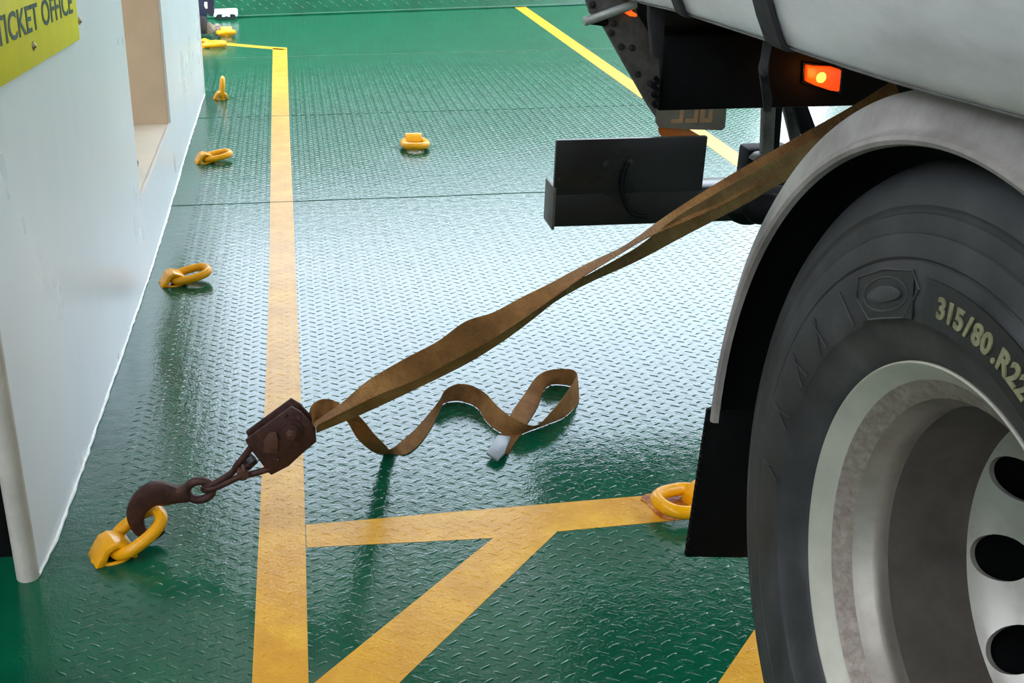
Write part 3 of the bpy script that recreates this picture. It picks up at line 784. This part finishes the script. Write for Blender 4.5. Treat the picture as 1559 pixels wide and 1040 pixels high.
# mudflap
mp = [(.690,.147),(.694,.30),(.698,.45),(.712,.455),(1.06,.455),(1.06,.140),(.80,.138)]
MB().prism([(x, 1.715, z) for x, z in mp], (0, .012, 0)).build('mudflap', M_FLAP, truck, bevel=.002)
b = MB()
for i in range(20):
    z = .16+i*.014; b.sphere((.690+.004*(z-.147)/.15, 1.716, z), .0045, 6)
b.build('flap_edge_nibs', M_FLAP, truck)['kind'] = 'stuff'
# tank side shell
def tz(y): return float(np.interp(y, [-3, .6, .95, 1.2, 1.35, 1.5, 1.9, 2.13, 2.6], [.06, .040, .020, .006, .001, -.003, -.016, -.030, -.045]))
SP = [(.642,1.112),(.634,1.118),(.628,1.130),(.618,1.150),(.604,1.185),(.594,1.225),(.588,1.28),(.586,1.36),(.588,1.46),(.594,1.70),(.64,2.05),(.78,2.35),(1.10,2.55),(1.7,2.62)]
ysT = [-2.6,-1,0,.3,.6,.8,.95,1.08,1.2,1.35,1.5,1.7,1.9,2.13,2.4,2.6]
V = []; F = []; m_ = len(SP)
for y in ysT:
    dz = tz(y)
    for x, z in SP: V.append((x, y, z+dz))
    V.append((.80, y, 1.112+dz+.02)); V.append((1.7, y, 1.13+dz))
mm = m_+2
for i in range(len(ysT)-1):
    for k in range(mm): F.append((i*mm+k, (i+1)*mm+k, (i+1)*mm+(k+1) % mm, i*mm+(k+1) % mm))
F.append(tuple(range(mm))); F.append(tuple((len(ysT)-1)*mm+k for k in range(mm)))
tank = MB().add(V, F).build('tank_shell', M_TANK, truck, smooth=True)
MB().tube([(.640, y, 1.111+tz(y)) for y in np.linspace(-2.6, 2.6, 60)], .0016, 8).build('edge_bead', M_BRACK, tank, smooth=True)
# black bands round the shell
def band(yc, w, name='tank_band', zmin=0, off=.007):
    dz = tz(yc)
    path = [(.86, 1.108), (.70, 1.102)]+[(x-off*1.1, z-off*.6) for x, z in SP[:10]]
    V = []; F = []
    for j, (x, z) in enumerate(path):
        for yy in (yc-w/2, yc+w/2): V.append((x, yy, z+dz))
    n = len(path)
    for j, (x, z) in enumerate(path):
        for yy in (yc-w/2, yc+w/2): V.append((x+.005, yy, z+dz+.003))
    N = 2*n
    for j in range(n-1):
        F += [(2*j, 2*j+1, 2*j+3, 2*j+2), (N+2*j, N+2*j+2, N+2*j+3, N+2*j+1), (2*j, 2*j+2, N+2*j+2, N+2*j), (2*j+1, N+2*j+1, N+2*j+3, 2*j+3)]
    return MB().add(V, F).build(name, M_STRAPBK, truck, smooth=True)
band(1.475, .055); band(1.86, .035)
# hanging black strap end
hp = [((1172,-30),(1192,-30),1.66,1), ((1169,0),(1189,0),1.66,1), ((1164,45),(1180,45),1.66,1), ((1159,85),(1172,87),1.66,1), ((1155,105),(1170,108),1.66,1), ((1158,125),(1171,128),1.66,-1), ((1161,150),(1175,150),1.66,-1), ((1163,170),(1173,170),1.66,-1)]
two_edge_ribbon('hanging_strap', hp, M_STRAPBK, truck, width=.026, th=.003)
MB().prism([at(989,-30,y=2.12), at(1013,-30,y=2.12), at(1012,60,y=2.12), at(1008,92,y=2.12), at(994,86,y=2.12), at(989,30,y=2.12)], (0, .02, 0)).build('hanging_flap', M_STRAPBK, truck, bevel=.003)
# chassis and rear crossmember
MB().box((1.12, -2.6, .99), (1.28, 2.32, 1.12)).build('chassis_rail', M_BLACK, truck)
b = MB(); b.box((.75, 2.30, .842), (1.75, 2.42, .995)); b.build('rear_crossmember', M_BLACK, truck, bevel=.006)
b = MB(); b.box((.70, 2.34, .99), (1.75, 2.46, 1.12)); b.build('crossmember_cover', M_BLKPL, truck, bevel=.006)
MB().box((.78, 1.2, 1.09), (1.7, 2.5, 1.118)).build('underbody_dark_fill', M_BLACK, truck)  # added black sheet filling the dark space under the tank
# slanted bolted bracket
yb = 2.285
bk = [at(u, v, y=yb) for u, v in ((880,-40),(934,-40),(958,0),(985,45),(1003,88),(1005,120),(1000,165),(1000,180),(986,160),(940,80),(918,40),(898,20))]
brk = MB().prism(bk, (0, .012, 0)).build('slanted_bracket', M_BRACK, truck, bevel=.002)
for u, v in ((934.5,36),(930.5,50),(945,71),(962,73),(971,113),(989,127),(902,7)):
    p = at(u, v, y=yb-.001); b = MB(); b.cyl(p, p+Vector((0, -.008, 0)), .0052, 6); b.cyl(p, p+Vector((0, -.002, 0)), .0068, 14); b.build('bolt', M_BOLT, brk, bevel=.0008)
lp = [at(980+x*.0, v, y=yb-.006) for x, v in ((0, 0),)]
pts = [at(u, v, y=yb-.012) for u, v in ((997,118),(1002,124),(993,130),(1001,137),(994,144),(1002,150),(995,157),(999,163))]
MB().tube(catmull([list(p) for p in pts], 5), .0045, 8).build('coiled_wire', M_BLACK, brk, smooth=True)
pts = [at(u, v, y=2.27) for u, v in ((889,33),(905,28),(925,21),(950,12),(968,5))]
MB().tube(pts, .009, 14).build('marker_rod', M_ALU, truck, smooth=True)
MB().prism([at(888,36,y=2.275), at(900,30,y=2.275), at(926,24,y=2.275), at(927,37,y=2.275), at(922,41,y=2.275)], (0, .02, 0)).build('rod_socket', M_BLACK, truck, bevel=.003)
# lamps
def lamp(name, P, m1, m2, cb):
    r = MB().prism(P, (0, -.014, 0)).build(name, m1, truck, bevel=.003)
    c_ = at(*cb, y=P[0].y-.013); MB().sphere(c_, .011, 12, (1, .5, 1)).build('bulb_glow', m2, r, smooth=True)
    return r
yl_ = 2.297
lh = [at(u, v, y=yl_) for u, v in ((1224,97),(1236,99),(1262,100),(1277,105),(1274,138),(1260,136),(1236,128),(1223,122))]
lm = lamp('side_marker_lamp', lh, M_LENS, M_BULB, (1250, 118)); lm['label'] = 'glowing amber side marker lamp'
MB().prism([at(u, v, y=2.298) for u, v in ((1221,94),(1281,102),(1279,142),(1220,126))], (0, -.006, 0)).build('lamp_housing', M_BLKPL, truck, bevel=.001)
MB().prism([at(u, v, y=2.28) for u, v in ((948,14),(956,10),(962,17),(969,21),(968,25),(958,24),(950,19))], (0, -.006, 0)).build('rear_marker_lamp', M_LENS2, truck, bevel=.001)['label'] = 'small lit orange lamp'
# amber glow comes from the lamp itself
pl = bpy.data.lights.new('marker_light', 'POINT'); pl.energy = .25; pl.color = (1, .25, .03); pl.shadow_soft_size = .02
po = bpy.data.objects.new('marker_light', pl); COL.objects.link(po); po.location = at(1250, 118, y=2.25)
# number plate
yp = 3.12
P4 = [at(1000,205,y=yp), at(1008,207,y=yp), at(1050,200,y=yp), at(1100,198,y=yp), at(1105,192,y=yp), at(1108,150,y=yp), at(998,155,y=yp), at(998,198,y=yp)]
P4 = [at(999,150,y=yp), at(998,186,y=yp), at(1003,194,y=yp), at(1044,197,y=yp), at(1099,198.5,y=yp), at(1104,194,y=yp), at(1108,140,y=yp)]
npl = MB().prism(P4, (0, .004, 0)).build('number_plate', M_PLATE, truck)
a_ = at(1021, 187.5, y=yp); b_ = at(1083, 188, y=yp); gw = (b_.x-a_.x-.016)/3; hh = .095; tk = .011
for gi, ch in enumerate('330'):
    x0 = a_.x+gi*(gw+.008); z0 = a_.z; gb = MB()
    for k in (0, .5, 1):
        if ch == '0' and k == .5: continue
        gb.box((x0, yp-.002, z0+k*(hh-tk)), (x0+gw-(tk*.9), yp+.0005, z0+k*(hh-tk)+tk))
    gb.box((x0+gw-tk, yp-.002, z0), (x0+gw, yp+.0005, z0+hh))
    if ch == '0': gb.box((x0-.001, yp-.0022, z0+.003), (x0+tk, yp+.0005, z0+hh-.003))
    gb.build('plate_character', M_PLTXT, npl)
MB().prism([at(1002,194,y=yp+.01), at(1003,202,y=yp+.01), at(1008,209,y=yp+.01), at(1070,209,y=yp+.01), at(1048,196,y=yp+.01)], (0, .004, 0)).build('rear_reflector', M_ORNG, truck)
# underrun bar and lamp panel
yu = 3.0
q0 = at(843, 290, y=yu); q1 = at(843, 345, y=yu); zb0, zb1 = .368, .470
xb = at(844, 320, y=yu).x
ub = MB().box((xb, yu, zb0), (1.75, yu+.10, zb1)).build('underrun_bar', M_BLKPL, truck, bevel=.006)
MB().box((xb-.006, yu-.004, zb0-.006), (xb+.002, yu+.104, zb1+.012)).build('end_cap', M_BRACK, ub, bevel=.002)
xp0 = at(846, 240, y=yu).x; xp1 = at(1074, 240, y=yu).x
pn = MB().box((xp0, yu-.002, zb1-.01), (xp1, yu+.016, .613)).build('lamp_panel', M_BLKPL, truck, bevel=.003)
for u, v in ((921,248),(958,246),(852,272)):
    p = at(u, v, y=yu-.003); rr = .010 if u > 900 else .004
    MB().cyl(p+Vector((0, .002, 0)), p+Vector((0, -.010, 0)), rr, 8).build('panel_bolt', M_BOLT, pn, bevel=.0008)
pts = [at(u, v, y=yu-.012) for u, v in ((958,247),(951,260),(947,285),(950,305),(962,325),(985,330))]
MB().tube(catmull([list(p) for p in pts], 5), .006, 8).build('lamp_cable', M_BLACK, pn, smooth=True)
MB().box((1.25, yu+.01, zb1), (1.38, yu+.09, zb1+.10)).build('tow_socket', M_BLACK, truck, bevel=.01)
MB().sphere(at(1140, 322, y=yu-.02), .055, 16, (1.1, .6, .7)).build('cable_gland', M_BLACK, truck, smooth=True)
MB().sphere(at(1165, 318, y=2.9), .05, 16, (1.2, .6, .9)).build('cable_gland', M_BLACK, truck, smooth=True)
# struts carrying the underrun bar
MB().prism([at(1165,150,y=2.9), at(1182,150,y=2.9), at(1178,236,y=2.9), at(1162,236,y=2.9)], (0, .03, 0)).build('strut', M_BRACK, truck, bevel=.002)
MB().prism([at(1182,150,y=2.93), at(1193,150,y=2.93), at(1186,236,y=2.93), at(1178,236,y=2.93)], (0, .03, 0)).build('strut', M_BLACK, truck, bevel=.002)
MB().prism([at(1207,150,y=2.95), at(1226,150,y=2.95), at(1246,205,y=2.95), at(1226,210,y=2.95)], (0, .03, 0)).build('strut', M_BLACK, truck, bevel=.002)
MB().prism([at(1190,150,y=3.0), at(1210,150,y=3.0), at(1225,195,y=3.0), at(1208,225,y=3.0)], (0, .02, 0)).build('strut', M_BRACK, truck, bevel=.002)
MB().prism([at(1146,245,y=2.9), at(1156,236,y=2.9), at(1180,232,y=2.9), at(1200,240,y=2.9), at(1190,262,y=2.9)], (0, .04, 0)).build('strut_foot', M_BRACK, truck, bevel=.004)
# unseen box for the rest of the body, added to darken deck reflections
MB().box((.93, 2.62, 1.13), (2.4, 3.45, 2.5)).build('rear_body_blocker', M_BLACK, truck, bevel=.02)
# second axle parts hidden in the arch
MB().cyl((.96, WY, WZ), (1.9, WY, WZ), .11, 24).build('axle', M_BLACK, truck)

# ------------------------------------------------------------------ far clutter by the wall
b = empty('roller_fairlead', tuple(at(313, 56, z=0))); yb_ = b.location.y
tag(b, 'dark navy upright roller post behind the white wall at the far end', 'bollard')
def pa(u, v, dy=0): return at(u, v, y=yb_+dy)
MB().prism([pa(298,-60), pa(325.5,-60), pa(325.5,22), pa(322,26), pa(316,20), pa(312,30), pa(300,34)], (0, .12, 0)).build('post', M_NAVY, b, bevel=.006)
MB().cyl(pa(303, 24, -.02), pa(303, 50, -.02), .06, 20).build('roller', M_CHAR, b, bevel=.006)
MB().prism([pa(311,3,-.004), pa(315.5,3,-.004), pa(316,13,-.004), pa(313,13,-.004), pa(311,9,-.004)], (0, .006, 0)).build('white_marking', M_WHITEP, b)
MB().prism([pa(299,34,-.03), pa(318,36,-.03), pa(328,48,-.03), pa(322,52,-.03), pa(300,54,-.03)], (0, .12, 0)).build('base_plate', M_ROPE, b, bevel=.006)
yb2 = 9.78
def pc(u, v, dy=0): return at(u, v, y=yb2+dy)
w = empty('white_plastic_crate', tuple(at(343, 29, z=0))); tag(w, 'small white plastic crate with dark recess at the foot of the green ramp', 'crate')
MB().prism([pc(325.5,15.5), pc(359,14), pc(361.5,16), pc(362,25), pc(359,26), pc(357,22), pc(331,22.5), pc(328.5,26.5), pc(325.5,26)], (0, .08, 0)).build('shell', M_WHITEP, w, bevel=.006)
MB().prism([pc(329,22,.02), pc(358,21.5,.02), pc(360,28,.02), pc(327,29,.02)], (0, .05, 0)).build('recess', M_CHAR, w)
MB().prism([pc(338,22.5,-.0), pc(350,22,-.0), pc(350.5,26,-.0), pc(347,26,-.0), pc(345,24.5,-.0), pc(342,26,0), pc(338,26,-.0)], (0, .02, 0)).build('inner_tab', M_WHITEP, w, bevel=.002)
pts = [at(u, v, z=z) for u, v, z in ((326,44,.02),(322,39,.03),(327,43,.02),(331,38,.03),(333,42,.02),(329,45,.02),(325,41,.04),(331,41,.03),(335,40,.02))]
o = MB().tube(catmull([list(p) for p in pts], 6), .014, 8).build('rope_tangle', M_ROPE, smooth=True)
tag(o, 'dirty tangle of rope beside the foot of the navy roller post', 'rope')
